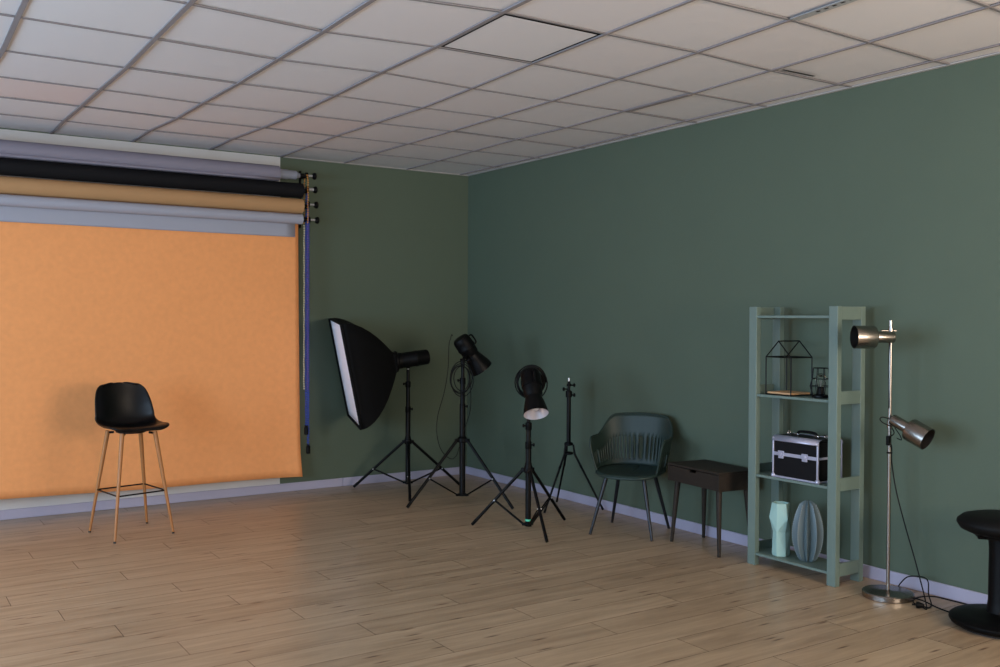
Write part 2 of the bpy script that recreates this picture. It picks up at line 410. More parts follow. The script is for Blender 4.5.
# ---------------------------------------------------------------- backdrop rolls
RX0, RX1 = -4.42, -1.70
YB = -.2
specs = [  # axis height, radius, roll material, right end, label
 (2.632, .062, 'lilac', -1.935, 'lilac grey paper roll, topmost of the four wall rolls, its core sticking out'),
 (2.508, .060, 'blackpaper', -1.732, 'black paper roll, second from the top under the lilac grey roll'),
 (2.380, .061, 'tan', -1.732, 'tan orange paper roll whose wide orange sheet hangs behind the stool'),
 (2.274, .042, 'greypaper', -1.732, 'slim pale grey paper roll, lowest of four, with a short sheet hanging')]
KZ = [2.637, 2.525, 2.40, 2.274]
for n_, (z, r, m_, xe, lab) in enumerate(specs):
    t = thing('paper_backdrop_roll', lab, 'backdrop roll', (RX0, YB, z), 0, 'paper backdrop rolls on the wall')
    rm = MB(); xs = [RX0 + (xe - RX0) * k / 12 for k in range(13)]
    rm.tube([(x, YB, z) for x in xs], r, 40); rm.obj('paper_roll', m_, t, smooth=50)
    if n_ == 0:
        cb = MB(); cb.lathe([(.04, 0), (.04, .09), (.036, .10), (.036, .16), (.026, .17), (.018, .2)], (xe - .01, YB, z), (1, 0, 0), 28); cb.obj('roll_core', 'core', t)
        lip = MB(); lip.grid([[(x, YB - r * .78 - .004 * math.sin(3 * x), z - r * .62), (x, YB - r * .8, z - r * .98)] for x in xs]); lip.obj('paper_edge', m_, t, solid=.002)
    cr = MB(); cr.cyl((max(xe - .02, -1.76), YB, z), (-1.685, YB, z), .02); cr.obj('end_plug', 'blackplastic', t)
    kz = KZ[n_]; kx = -1.628 + .008 * n_
    ax = MB(); ax.cyl((-1.69, YB, kz), (kx, YB, kz), .009 if n_ != 1 else .014, seg=16); ax.obj('spindle', 'silver', t)
    kn = MB(); kn.lathe([(.010, -.012), (.024, -.006), (.029, .004), (.029, .014), (.022, .02), (.001, .021)], (kx, YB, kz), (1, 0, 0), 24); kn.obj('knob', 'blackplastic', t)
    pl = MB(); pl.lathe([(.026, 0), (.020, .004), (.020, .008), (.026, .012)], (-1.697 + .007 * n_, YB, kz), (1, 0, 0), 24); pl.obj('chain_wheel', 'blackplastic', t)
    if n_ == 2:
        # wide hanging sheet, behind the grey roll
        P = []
        nz = 34
        for a in range(nz + 1):
            f = a / nz
            row = []
            for b in range(71):
                g = b / 70; x = -4.40 + g * (2.660)
                zb = .176 - .036 * g + .004 * math.sin(9 * g)
                zt = z
                zz = zt + (zb - zt) * f
                edge = max(0, (g - .93) / .07)
                xx = x + (.020 * f + .012 * max(0, f - .9) * 10 * edge) * g
                yy = -.2 + r - .001 + .006 * math.sin(2.2 * x + .6) * f + .004 * math.sin(7 * x) * f * f - .03 * edge ** 2 * f ** 6 
                row.append((xx, yy - .10 * 0, zz))
            P.append(row)
        sh = MB(); sh.grid(P); sh.obj('hanging_sheet', 'orange', t, smooth=60, solid=.001)
    if n_ == 3:
        P = []
        for a in range(9):
            f = a / 8; row = []
            for b in range(31):
                g = b / 30; x = RX0 + .01 + g * (-1.772 - RX0 - .01)
                row.append((x, YB + r + .0008 + .003 * f * math.sin(5 * x), z - f * (z - 2.128)))
            P.append(row)
        sh = MB(); sh.grid(P); sh.obj('hanging_sheet', 'greypaper', t, smooth=60, solid=.0008)
# wall brackets
for xb, lab in ((-1.672, 'black wall bracket holding the right ends of the paper rolls'), (-4.46, 'black wall bracket holding the left ends of the paper rolls')):
    t = thing('roll_bracket', lab, 'bracket', (xb, 0, 2.2))
    mb = MB(); mb.span((xb - .006, -.03, 2.22), (xb + .006, -.0028, 2.70)); mb.obj('back_plate', 'black', t, bevel=.002)
    for kz in KZ:
        mb = MB(); mb.span((xb - .003, -.205, kz - .012), (xb + .003, -.03, kz + .002)); mb.obj('hook_arm', 'black', t, bevel=.001)
# pull chains: a loop of beads over each wheel
def chain(x, dy, z0, z1, mats, label, wt, upper=None):
    t = thing('pull_chain', label, 'chain', (x, YB, z1), 0, 'bead chains of the paper rolls')
    for s, mk in zip((-1, 1), mats):
        n = int((z0 - z1) / .0205); zc = 2.235 if upper else 9
        for lo_, hi_, m2 in ((-9, zc, mk), (zc, 9, upper or mk)):
            mb = MB(); ks = [k for k in range(n + 1) if lo_ <= z0 - k * .0205 < hi_]
            if not ks: continue
            for k in ks: mb.bead((x + .0015 * math.sin(k * .9), YB + s * dy * min(1, .55 + k / 6), z0 - k * .0205), .0085)
            mb.tube([(x, YB + s * dy * min(1, .55 + k / 6), z0 - k * .0205) for k in ks], .0018, 5)
            mb.obj('bead_strand', m2, t, smooth=0)
    if wt:
        mb = MB(); mb.lathe([(.012, -.065), (.018, -.06), (.018, -.004), (.010, .002)], (x, YB, z1), (0, 0, 1), 16)
        mb.box((x, YB, z1 + .006), (.014, dy * 2 + .012, .014)); mb.obj('weight', 'blackplastic', t, bevel=.001)
chain(-1.694, .040, 2.637, .86, ('purple', 'cream'), 'wide cream and violet bead loop hanging nearest the orange sheet', 0, 'orangebead')
chain(-1.689, .012, 2.525, .56, ('blue', 'blue'), 'blue bead chain ending in the higher of two black weights', 1)
chain(-1.684, .027, 2.40, .62, ('blue', 'purple'), 'blue and violet bead chain without a weight among the four chains', 0)
chain(-1.672, .012, 2.274, .40, ('blue', 'blue'), 'blue bead chain hanging lowest, with the lower black weight', 1)

# ---------------------------------------------------------------- bar stool
def leg_tube(a, b, ra, rb, seg=14): return MB().tube([a, b], [ra, rb], seg)
def bar_stool():
    c = V((-3.242, -.932, 0)); fw = V((.166, -.986, 0)); lt = V((.986, .166, 0)); up = V((0, 0, 1))
    t = thing('bar_stool', 'black bucket seat bar stool on tall wooden legs before the orange backdrop', 'stool', c)
    prof = [(.185, .706), (.172, .720), (.13, .724), (.05, .711), (-.05, .708), (-.12, .719), (-.160, .750), (-.180, .80), (-.194, .86), (-.206, .92), (-.217, .97), (-.224, 1.0), (-.226, 1.01)]
    prof = [p for p in smooth_path([(a, 0, b) for a, b in prof], 3)]
    n = len(prof); P = []
    m = 24
    for i, p in enumerate(prof):
        s = i / (n - 1)
        a = prof[max(i - 1, 0)]; b = prof[min(i + 1, n - 1)]; tg = (b - a).normalized()
        nm = V((-tg.z, 0, tg.x)); nm = -nm if (nm.z < 0 and s < .4) or (nm.x < 0 and s >= .4) else nm
        # half width
        wd = .205 - .018 * max(0, (s - .45) / .55)
        e = 1.0
        if s < .2: e = (1 - ((.2 - s) / .2) ** 2.6 * .42)
        if s > .5: e = (1 - ((s - .5) / .5) ** 3.0 * .46)
        wd *= e
        curl = .006 + .055 * math.exp(-((s - .50) / .26) ** 2) + .03 * min(1, max(0, (s - .35) / .3))
        row = []
        for k in range(m + 1):
            q = -1 + 2 * k / m
            off = curl * abs(q) ** 2.2
            pp = p + nm * off
            drop = -.026 * q * q * (max(0, s - .5) / .5) ** 2
            row.append(c + fw * pp.x + up * (pp.z + drop) + lt * (q * wd))
        P.append(row)
    sh = MB(); sh.grid(P); sh.obj('seat_shell', 'leather', t, smooth=70, solid=.016, sub=2)
    fr = MB(); fr.lathe([(.08, 0), (.10, .008), (.10, .016), (.08, .02)], c + up * .680, seg=24); fr.obj('underseat_plate', 'black', t)
    feet = [V((-3.477, -.762, 0)), V((-3.405, -1.192, 0)), V((-3.007, -1.093, 0)), V((-3.079, -.674, 0))]
    ring = []
    for f in feet:
        top = c + (f - c) * .56 + up * .692
        d = (top - f).normalized(); g = f + d * .012
        lg = leg_tube(g, top, .0085, .0150).obj('leg', 'woodleg', t)
        cp = MB(); cp.cyl(f, g, .0085, seg=14); cp.obj('foot_cap', 'tip', lg)
        ring.append(f + (top - f) * (.292 / .692))
        fr = MB(); fr.tube([top - d * .012, c + (f - c) * .42 + up * .684], .008, 8); fr.obj('leg_bracket', 'black', t)
    rr = MB(); rr.tube([ring[0], ring[1]], .0052, 8); rr.tube([ring[1], ring[2]], .0052, 8); rr.tube([ring[2], ring[3]], .0052, 8); rr.tube([ring[3], ring[0]], .0052, 8)
    rr.obj('footrest', 'black', t)
bar_stool()

# ---------------------------------------------------------------- light stands
def stand(name, label, c, feet, zc, zb, ztop, rc=.045, rp=(.0175, .014, .011), frac=.57, rleg=.011, sticker=False):
    c = V((*c, 0)); up = V((0, 0, 1)); t = thing(name, label, 'light stand', c, 0, 'tripod light stands')
    z1 = zc + (ztop - zc) * .45; z2 = zc + (ztop - zc) * .8
    MB().cyl(c + up * zb, c + up * (z1), rp[0], seg=20).obj('lower_pole', 'black', t)
    MB().cyl(c + up * z1, c + up * z2, rp[1], seg=20).obj('middle_pole', 'black', t)
    MB().cyl(c + up * z2, c + up * ztop, rp[2], seg=20).obj('upper_pole', 'black', t)
    for z in (z1, z2):
        k = MB(); k.lathe([(rp[0], -.03), (.023, -.026), (.023, .018), (rp[2], .024)], c + up * z, seg=20); cl = k.obj('clamp_collar', 'blackplastic', t)
        k = MB(); d = (R * (1 if z == z1 else -1) - F * .3).normalized(); k.cyl(c + up * z + d * .018, c + up * z + d * .034, .006, seg=10)
        k.lathe([(.008, 0), (.012, .003), (.012, .010), (.006, .013)], c + up * z + d * .031, d, 12); k.obj('clamp_knob', 'blackplastic', cl)
    k = MB(); k.lathe([(.024, -.028), (rc * .72, -.022), (rc * .72, .010), (.026, .022), (.022, .045)], c + up * zc, seg=24)
    for f in feet:
        d = (V((*f, 0)) - c).normalized(); a = math.atan2(d.y, d.x)
        k.box(c + d * rc * .8 + up * (zc - .006), (rc * .7, .03, .026), Matrix.Rotation(a, 3, 'Z'))
    k.obj('leg_hub', 'blackplastic', t, bevel=.002)
    k = MB(); k.lathe([(.02, 0), (rc * .6, .004), (rc * .6, .02), (.02, .026)], c + up * zb, seg=24)
    for f in feet:
        d = (V((*f, 0)) - c).normalized(); a = math.atan2(d.y, d.x)
        k.box(c + d * rc * .7 + up * (zb + .012), (rc * .6, .026, .018), Matrix.Rotation(a, 3, 'Z'))
    hub = k.obj('brace_hub', 'blackplastic', t, bevel=.002)
    for f in feet:
        f = V((*f, 0)); d = (f - c).normalized()
        a = c + d * rc * .95 + up * (zc - .008); b = f + up * .011
        e = b - (b - a).normalized() * .05
        lg = MB().tube([a, e], rleg, 12).obj('leg', 'black', t)
        MB().tube([e, b - (b - a).normalized() * 0], [rleg * 1.08, rleg * .98], 12).obj('rubber_foot', 'blackplastic', lg)
        j = a + (b - a) * frac
        n_ = d.cross(up) * .008
        br = MB(); h0 = c + d * rc * .8 + up * (zb + .012)
        br.tube([h0 + n_, j + n_], .0052, 8); br.tube([h0 - n_, j - n_], .0052, 8); bo = br.obj('brace', 'black', t)
        rv = MB(); rv.cyl(j - n_ * 1.9, j + n_ * 1.9, .0055, seg=10); rv.obj('rivet', 'silver', bo)
    if sticker:
        k = MB(); q = c - F.cross(V((0, 0, 1))).cross(V((0, 0, 1))) * 0
        k.lathe([(rp[0] + .0006, .006), (rp[0] + .0006, .020)], c + up * (zb + .03), seg=20, caps=False); k.obj('sticker', 'teal', hub)
    k = MB(); k.cyl(c + up * ztop, c + up * (ztop + .035), .008, seg=12); k.obj('spigot', 'silver', t)
    return t

# 1: softbox stand
S1 = (-.907, -.516)
stand('light_stand', 'black tripod light stand carrying the softbox light, beside the back wall', S1, [(-1.231, -.142), (-1.125, -.961), (-.415, -.567)], .424, .06, 1.03, rc=.042, frac=.6, rp=(.021, .0175, .014), rleg=.012)
# 2
S2 = (-.79, -1.21)
stand('light_stand', 'sturdy black tripod stand by the room corner, with a coiled cable hung on it', S2, [(-1.278, -1.198), (-.613, -1.665), (-.52, -.79)], .505, .055, 1.09, rc=.055, rp=(.024, .019, .014), frac=.57, rleg=.012)
# 3
S3 = (-.922, -2.301)
stand('light_stand', 'black tripod light stand nearest the camera, under the lamp facing the viewer', S3, [(-1.179, -1.981), (-1.048, -2.693), (-.524, -2.196)], .424, .028, .80, rc=.042, frac=.55, sticker=True, rp=(.020, .017, .013))

# 4: thin bare stand with folded reflector-style legs
def bare_stand():
    c = V((-.235, -1.865, 0)); up = V((0, 0, 1)); t = thing('light_stand', 'slim bare black tripod stand without a lamp, left of the green chair', 'light stand', c, 0, 'tripod light stands')
    MB().cyl(c + up * .50, c + up * .90, .0165, seg=20).obj('lower_pole', 'black', t)
    MB().cyl(c + up * .90, c + up * .985, .011, seg=20).obj('upper_pole', 'black', t)
    MB().cyl(c + up * .985, c + up * 1.012, .008, seg=12).obj('spigot', 'silver', t)
    k = MB(); k.lathe([(.017, 0), (.025, .004), (.025, .05), (.014, .056)], c + up * .86, seg=20); cl = k.obj('clamp_collar', 'blackplastic', t)
    k = MB(); k.lathe([(.012, 0), (.018, .003), (.018, .02), (.012, .024)], c + up * .945, seg=20); k.obj('top_collar', 'blackplastic', t)
    for z, s in ((.925, -1), (.955, 1), (.88, 1)):
        d = (R * s - F * .2).normalized(); k = MB(); k.cyl(c + up * z + d * .012, c + up * z + d * .038, .006, seg=10); k.lathe([(.009, 0), (.015, .004), (.015, .013), (.006, .017)], c + up * z + d * .033, d, 12); k.obj('clamp_knob', 'blackplastic', cl)
    k = MB(); k.lathe([(.02, -.01), (.034, -.006), (.034, .012), (.02, .018)], c + up * .50, seg=20); k.obj('leg_hub', 'blackplastic', t)
    k = MB(); k.lathe([(.030, -.008), (.036, -.004), (.036, .008), (.030, .012)], c + up * .43, seg=20); k.obj('lower_hub', 'blackplastic', t)
    for a in (-48, 72, 191):
        d = V((math.cos(math.radians(a)), math.sin(math.radians(a)), 0))
        p0 = c + d * .036 + up * .50; p1 = c + d * .048 + up * .425; p2 = c + d * .27 + up * .009
        lg = MB().tube([p0, p1, p2 - (p2 - p1).normalized() * .03], [.007, .009, .0075], 10).obj('leg', 'black', t)
        MB().tube([p2 - (p2 - p1).normalized() * .03, p2], .009, 10).obj('rubber_foot', 'blackplastic', lg)
        j = p1 + (p2 - p1) * .22; MB().lathe([(.010, -.012), (.010, .012)], j, p2 - p1, 12).obj('leg_collar', 'blackplastic', lg)
bare_stand()

# ---------------------------------------------------------------- softbox light
def frame_axes(d):
    d = V(d).normalized(); u = V((0, 0, 1)) - d * d.z; u.normalize(); return d, u.cross(d), u
def softbox():
    c = V((-1.416, -.360, 1.017)); c = c + (C - c).normalized() * .085 + R * .016; a, b, g = 2.843, -.201, .064; W, Hh = .715, .852
    d = V((math.cos(a) * math.cos(b), math.sin(a) * math.cos(b), math.sin(b)))
    w0 = d.cross(V((0, 0, 1))).normalized(); u0 = w0.cross(d)
    w = w0 * math.cos(g) + u0 * math.sin(g); u = -w0 * math.sin(g) + u0 * math.cos(g)
    mnt = V((S1[0], S1[1], 1.11))
    t = thing('softbox_light', 'black softbox light with white front tilted down, mounted on a tripod stand', 'studio light', mnt)
    L = .41; ring_c = c - d * L
    # body: rounded rectangular section bulging from the speed ring to the front rim
    def section(f):
        # f 0 front .. 1 ring, convex (bowed ribs)
        s = .12 + .88 * (1 - f ** 1.75)
        cen = c - d * (L * f)
        hw, hh = W / 2 * s, Hh / 2 * s
        if f > .999: hw = hh = .075
        pts = []
        for (p, q), (p2, q2) in zip([(-1, 1), (1, 1), (1, -1), (-1, -1)], [(1, 1), (1, -1), (-1, -1), (-1, 1)]):
            for e in range(6):
                x = p + (p2 - p) * e / 6; y = q + (q2 - q) * e / 6
                sag = 1 - .045 * (1 - (2 * e / 6 - 1) ** 2) * (f > 0) * (f < .98)
                pts.append(cen + (w * hw * x + u * hh * y) * sag)
        return pts
    fs = [0, .06, .14, .24, .36, .5, .64, .77, .88, .95, 1]
    P = []
    for f in fs:
        s = section(f); P.append(s + [s[0]])
    mb = MB(); mb.grid(P); mb.obj('softbox_cover', 'fabric', t, smooth=25, solid=.004)
    # front lip
    s0 = section(0); s1 = [p + d * .028 for p in s0]
    mb = MB(); mb.grid([s0 + [s0[0]], s1 + [s1[0]]]); mb.obj('front_lip', 'fabric', t, smooth=25, solid=.004)
    df = MB(); N = 12; P = []
    for i in range(N + 1):
        row = []
        for j in range(N + 1):
            x = -1 + 2 * i / N; y = -1 + 2 * j / N
            bl = .012 * (1 - x * x) * (1 - y * y)
            row.append(c + w * x * (W / 2 - .012) + u * y * (Hh / 2 - .012) + d * (.012 + bl))
        P.append(row)
    df.grid(P); df.obj('front_diffuser', 'diff', t, smooth=60, solid=.001)
    # strobe head behind the ring
    a0 = ring_c + d * .005; hx = -d.copy(); hx = (mnt + V((0, 0, .06)) - a0); 
    ax = (V((-.72, -.66, 1.150)) - a0).normalized()
    mb = MB(); mb.lathe([(.078, 0), (.085, .006), (.085, .02), (.068, .03), (.066, .06)], a0, ax, 28); mb.obj('speed_ring', 'blackplastic', t)
    mb = MB(); mb.lathe([(.054, .05), (.064, .07), (.064, .17), (.067, .175), (.067, .19), (.064, .195), (.063, .275), (.058, .287), (.054, .288)], a0, ax, 28); hd = mb.obj('strobe_body', 'blackplastic', t)
    mb = MB(); mb.lathe([(.050, .288), (.046, .294), (.001, .294)], a0, ax, 24); mb.obj('control_panel', 'casepanel', hd)
    hp = a0 + ax * .17
    st = V((S1[0], S1[1], 0))
    mb = MB(); hc = a0 + ax * ((st - a0).dot(ax)); hc = V((S1[0], S1[1], hp.z - .02))
    mb.lathe([(.016, 0), (.018, .004), (.018, .035), (.026, .045), (.028, .065)], V((S1[0], S1[1], 1.040)), seg=18)
    mb.span((S1[0] - .022, S1[1] - .012, 1.08), (S1[0] + .022, S1[1] + .012, hp.z - .045)); br = mb.obj('tilt_bracket', 'black', t, bevel=.002)
    mb = MB(); dd = (R - F * .4).normalized(); q = V((S1[0], S1[1], 1.075)); mb.cyl(q, q + dd * .04, .005, seg=8); mb.lathe([(.010, 0), (.014, .004), (.014, .014), (.007, .018)], q + dd * .036, dd, 12); mb.obj('tilt_knob', 'blackplastic', br)
softbox()

# ---------------------------------------------------------------- lamp heads with reflector dishes
def lamp_head(label, p0, ax, Lb, Ld, rb, rd, st, zt, cap=True):
    """p0: back end, ax: direction of the beam, Lb body length, Ld dish length"""
    ax = V(ax).normalized(); p0 = V(p0); t = thing('studio_lamp', label, 'studio light', (st[0], st[1], zt + .01))
    mb = MB(); mb.lathe([(.02, 0), (rb * .82, .006), (rb * .96, .022), (rb, .05), (rb, Lb * .45), (rb * 1.04, Lb * .47), (rb * 1.04, Lb * .55), (rb * .96, Lb * .57), (rb * .92, Lb * .80), (rb * .78, Lb * .92), (rb * .76, Lb)], p0, ax, 28)
    u = ax.orthogonal().normalized()
    body = mb.obj('lamp_body', 'blackplastic', t)
    q = p0 + ax * (Lb - .012); Ld = Ld + .012
    mb = MB(); prof = [(rb * .82, -.016), (rb * .84, .0), (rb * .98, Ld * .25), (rd * .95, Ld * .75), (rd, Ld), (rd * .975, Ld), (rd * .92, Ld * .75), (rb * .92, Ld * .30), (rb * .7, Ld * .06)]
    mb.lathe(prof[:5], q, ax, 36, caps=False); ds = mb.obj('reflector_dish', 'black', t, smooth=40, solid=.0)
    mb = MB(); mb.lathe(prof[4:] + [(.001, Ld * .06)], q, ax, 36, caps=False); mb.obj('reflector_lining', 'reflector', ds, smooth=40)
    mb = MB(); mb.lathe([(.014, Ld * .08), (.016, Ld * .2), (.026, Ld * .4), (.030, Ld * .55), (.024, Ld * .7), (.001, Ld * .76)], q, ax, 20, caps=False); mb.obj('bulb', 'diff', ds)
    # yoke between stand and body
    piv = p0 + ax * (Lb * .62)
    s = V((st[0], st[1], zt)); side = ax.cross(V((0, 0, 1))).normalized()
    mb = MB(); mb.lathe([(.016, -.03), (.018, -.026), (.018, .02), (.012, .03)], s + V((0, 0, .02)), seg=16)
    bp = V((s.x, s.y, s.z + .04))
    mb.tube([bp, bp * .4 + piv * .6 - V((0, 0, .01)), piv], [.013, .014, .016], 10)
    mb.box(bp, (.03, .03, .03)); yk = mb.obj('tilt_bracket', 'black', t, bevel=.001)
    mb = MB(); dd = (R * .9 - F * .4).normalized(); mb.cyl(bp, bp + dd * .05, .006, seg=8); mb.lathe([(.010, 0), (.015, .005), (.015, .016), (.007, .02)], bp + dd * .045, dd, 12); mb.obj('tilt_knob', 'blackplastic', yk)
    mb = MB(); hp = p0 + ax * .04; n_ = -(V((0, 0, -1)) - ax * V((0, 0, -1)).dot(ax)).normalized()
    mb.tube(smooth_path([hp + n_ * (rb - .004), hp + n_ * (rb + .022) + ax * .006, hp + n_ * (rb + .022) + ax * .07, hp + n_ * (rb - .004) + ax * .08], 4), .007, 8); mb.obj('handle', 'blackplastic', body)
    return t
# lamp on stand 2, turned away towards the wall
a2 = R * .19 - U * .262 + F * .10
h2c = C + (F + R * ((459.5 - 500) / 964.28) + U * ((333.5 - 337.5) / 964.28)) * 7.72
a2 = (C + (F + R * ((481.5 - 500) / 964.28) + U * ((333.5 - 369) / 964.28)) * 7.80) - h2c
lamp_head('black studio lamp by the room corner, dish turned down toward the right wall', h2c, a2, .195, .125, .073, .098, S2, 1.09)
# lamp on stand 3, facing the camera and down
c3 = V((-.905, -2.312, 0))
a3 = (-U * .99 + R * .13) * math.cos(math.radians(31)) - F * math.sin(math.radians(31))
p3 = C + (F + R * ((529.8 - 500) / 964.28) + U * ((333.5 - 371) / 964.28)) * 6.70
lamp_head('black studio lamp facing the camera, its bright round reflector seen from below', p3, a3, .230, .105, .070, .086, S3, .80)

def coil(label, c, rx, rz, wraps, th, tail=None, ax=None, group=None, name='cable_coil'):
    t = None; pts = []; rnd = random.Random(3 + wraps)
    for k in range(wraps * 24 + 1):
        q = 2 * PI * k / 24; wv = q / (2 * PI)
        f = 1 - .10 + .13 * math.sin(wv * 2.3 + 1) + .07 * math.sin(wv * 5.1)
        dep = .012 * math.sin(wv * 1.7)
        pts.append(V(c) + R * (rx * f * math.cos(q) + .008 * math.sin(wv * 3)) + V((0, 0, 1)) * (rz * f * math.sin(q)) + F * dep)
    mb = MB(); mb.tube(pts, th, 7)
    if tail:
        for tl in tail: mb.tube(smooth_path(tl, 8), th * .8, 6)
    return tag(mb.obj(name, 'cable'), label, 'cable')
e2 = V((S2[0], S2[1], 0)) - F * .035
cc_ = V((S2[0], S2[1], .985)) - F * .035 - R * .012
up = V((0, 0, 1))
def at2(px, z, dF=-.04): # a point in the plane through stand 2 facing the camera
    return V((S2[0], S2[1], 0)) + R * ((px - 461.8) / 123.5) + up * z + F * dF
coil('black cable coiled and hung on the corner stand, ends trailing to its base', cc_, .088, .128, 5, .0038,
     tail=[[at2(450, 1.30), at2(448.5, 1.25), at2(447.5, 1.05), at2(444, .88), at2(438, .70), at2(437, .56), at2(441, .43), at2(450, .36, -.06), at2(456, .38, -.07), at2(459, .45, -.05)],
           [at2(469, 1.02), at2(470, .85), at2(469.5, .74), at2(466, .64), at2(463, .57)],
           [at2(452, 1.325, -.02), at2(451, 1.335), at2(450, 1.30)]])
pc = C + (F + R * ((531 - 500) / 964.28) + U * ((333.5 - 382.5) / 964.28)) * 6.78
coil('black cable coiled in wide rings around the lamp that faces the camera', pc, .104, .112, 7, .0044)

# ---------------------------------------------------------------- green armchair
def armchair():
    c = V((-.35, -2.717, 0)); fw = V((-.859, -.512, 0)).normalized(); lt = V((.512, -.859, 0)).normalized(); up = V((0, 0, 1))
    t = thing('armchair', 'dark green plastic armchair with slatted back and thin dark legs', 'chair', c)
    def sp(x, e): return math.copysign(abs(x) ** e, x)
    def bot(ph): return (.222 * sp(math.sin(ph), .75), -.215 * sp(math.cos(ph), .75) + .005)
    def top(ph): return (.264 * sp(math.sin(ph), .72), -.245 * sp(math.cos(ph), .62) + .0)
    def ztop(ph):
        a = abs(math.degrees(ph)); k = min(1, max(0, (a - 36) / 52)); k = k * k * (3 - 2 * k)
        return .795 - .135 * k - .012 * min(1, a / 40) 
    PH = math.radians(112)
    def P(ph, s):
        b = bot(ph); q = top(ph); g = s ** .8
        zt = ztop(ph); a = abs(math.degrees(ph))
        # the arm front curls down into the seat
        k = max(0, (a - 100) / 12)
        zt = zt - k * k * .06
        z = .425 + (zt - .425) * s
        return c + lt * (b[0] + (q[0] - b[0]) * g) + fw * (b[1] + (q[1] - b[1]) * g) + up * z
    NS = 34; cols = []
    for i in range(NS * 3 + 4):
        cols.append(-PH + 2 * PH * i / (NS * 3 + 3))
    srow = [0, .07, .14, .25, .36, .46, .56, .66, .76, .85, .93, 1.0]
    vs = []; fsx = []
    K = len(cols)
    for s in srow:
        for ph in cols: vs.append(P(ph, s))
    for r in range(len(srow) - 1):
        for k in range(K - 1):
            slot = 2 <= r <= 5 and (k % 3 != 0) and 3 <= k <= K - 5 and (k % 3 == 1)
            if slot: continue
            fsx.append((r * K + k, r * K + k + 1, (r + 1) * K + k + 1, (r + 1) * K + k))
    mb = MB(); mb.add(vs, fsx); mb.obj('backrest', 'greenplastic', t, smooth=50, solid=.010)
    # seat pan
    NR = 10; NA = 48; P2 = []
    for r in range(NR + 1):
        f = r / NR; row = []
        for k in range(NA + 1):
            ph = 2 * PI * k / NA; b = bot(ph)
            frontness = max(0, -math.cos(ph))
            z = .400 + .028 * f ** 2.5 - .022 * frontness * max(0, f - .75) / .25
            row.append(c + lt * b[0] * f + fw * ((b[1]) * f * (1.06 if frontness > 0 else 1)) + up * z)
        P2.append(row)
    mb = MB(); mb.grid(P2); mb.obj('seat', 'greenplastic', t, smooth=60, solid=.014)
    mb = MB()
    ring = [c + lt * bot(2 * PI * k / 48)[0] * 1.0 + fw * (bot(2 * PI * k / 48)[1] * (1.06 if math.cos(2 * PI * k / 48) < 0 else 1)) + up * (.425 - .026 * max(0, -math.cos(2 * PI * k / 48))) for k in range(48)]
    mb.tube(ring, .010, 8, closed=True)
    mb.obj('seat_rim', 'greenplastic', t)
    mb = MB(); rim = [P(ph, 1.0) for ph in cols]; mb.tube([P(-PH, s) for s in srow] + rim[1:] + [P(PH, s) for s in reversed(srow)], .0075, 8); mb.obj('arm_rim', 'greenplastic', t)
    mb = MB(); mb.box(c + up * .388, (.26, .26, .012), Matrix.Rotation(math.atan2(fw.y, fw.x), 3, 'Z')); mb.obj('underseat_frame', 'steelleg', t, bevel=.004)
    feet = [(-.645, -2.638), (-.267, -2.421), (-.43, -3.019), (-.059, -2.788)]
    for f in feet:
        f = V((*f, 0)); top_ = c + (f - c) * .60 + up * .395; d = (top_ - f).normalized()
        lg = MB().tube([f + d * .01, top_], [.0095, .0150], 14).obj('leg', 'steelleg', t)
        MB().cyl(f, f + d * .01, .0098, seg=14).obj('foot_cap', 'tip', lg)
armchair()

# ---------------------------------------------------------------- side table
def side_table():
    c = V((-.212, -3.335, 0)); a = math.radians(-6); rot = Matrix.Rotation(a, 3, 'Z')
    t = thing('side_table', 'small dark wooden side table with one drawer and tapered legs', 'table', c)
    X, Y = .31, .505       # x: depth, y: width; the drawer front faces -x
    def L(p): return c + rot @ V(p)
    z0, z1 = .405, .522; th = .014
    mb = MB(); mb.box(L((0, 0, z1 - th / 2)), (X, Y, th), rot); mb.obj('tabletop', 'darkwood', t, bevel=.002)
    mb = MB()
    for s in (-1, 1): mb.box(L((.0, s * (Y / 2 - th / 2), (z0 + z1 - th) / 2)), (X, th, z1 - th - z0), rot)
    mb.box(L((X / 2 - th / 2, 0, (z0 + z1 - th) / 2)), (th, Y - 2 * th, z1 - th - z0), rot)
    mb.box(L((.004, 0, z0 + .006)), (X - .03, Y - 2 * th, .012), rot); mb.obj('case', 'darkwood', t, bevel=.001)
    mb = MB(); hh = z1 - th - z0 - .006
    # drawer front with a finger notch at its top edge
    yc = .0; 
    for s in (-1, 1): mb.box(L((-X / 2 + .012, s * (Y / 2 - th) / 2 + s * .016, z0 + hh / 2 + .002)), (.018, Y / 2 - th - .035, hh), rot)
    mb.box(L((-X / 2 + .012, 0, z0 + hh / 2 - .006)), (.018, .068, hh - .016), rot)
    dr = mb.obj('drawer', 'darkwood', t, bevel=.0008)
    for sx in (-1, 1):
        for sy in (-1, 1):
            top_ = L((sx * (X / 2 - .045), sy * (Y / 2 - .05), z0)); f = L((sx * (X / 2 - .022), sy * (Y / 2 - .018), 0))
            MB().tube([f, top_], [.0105, .019], 16).obj('leg', 'darkwood', t)
side_table()

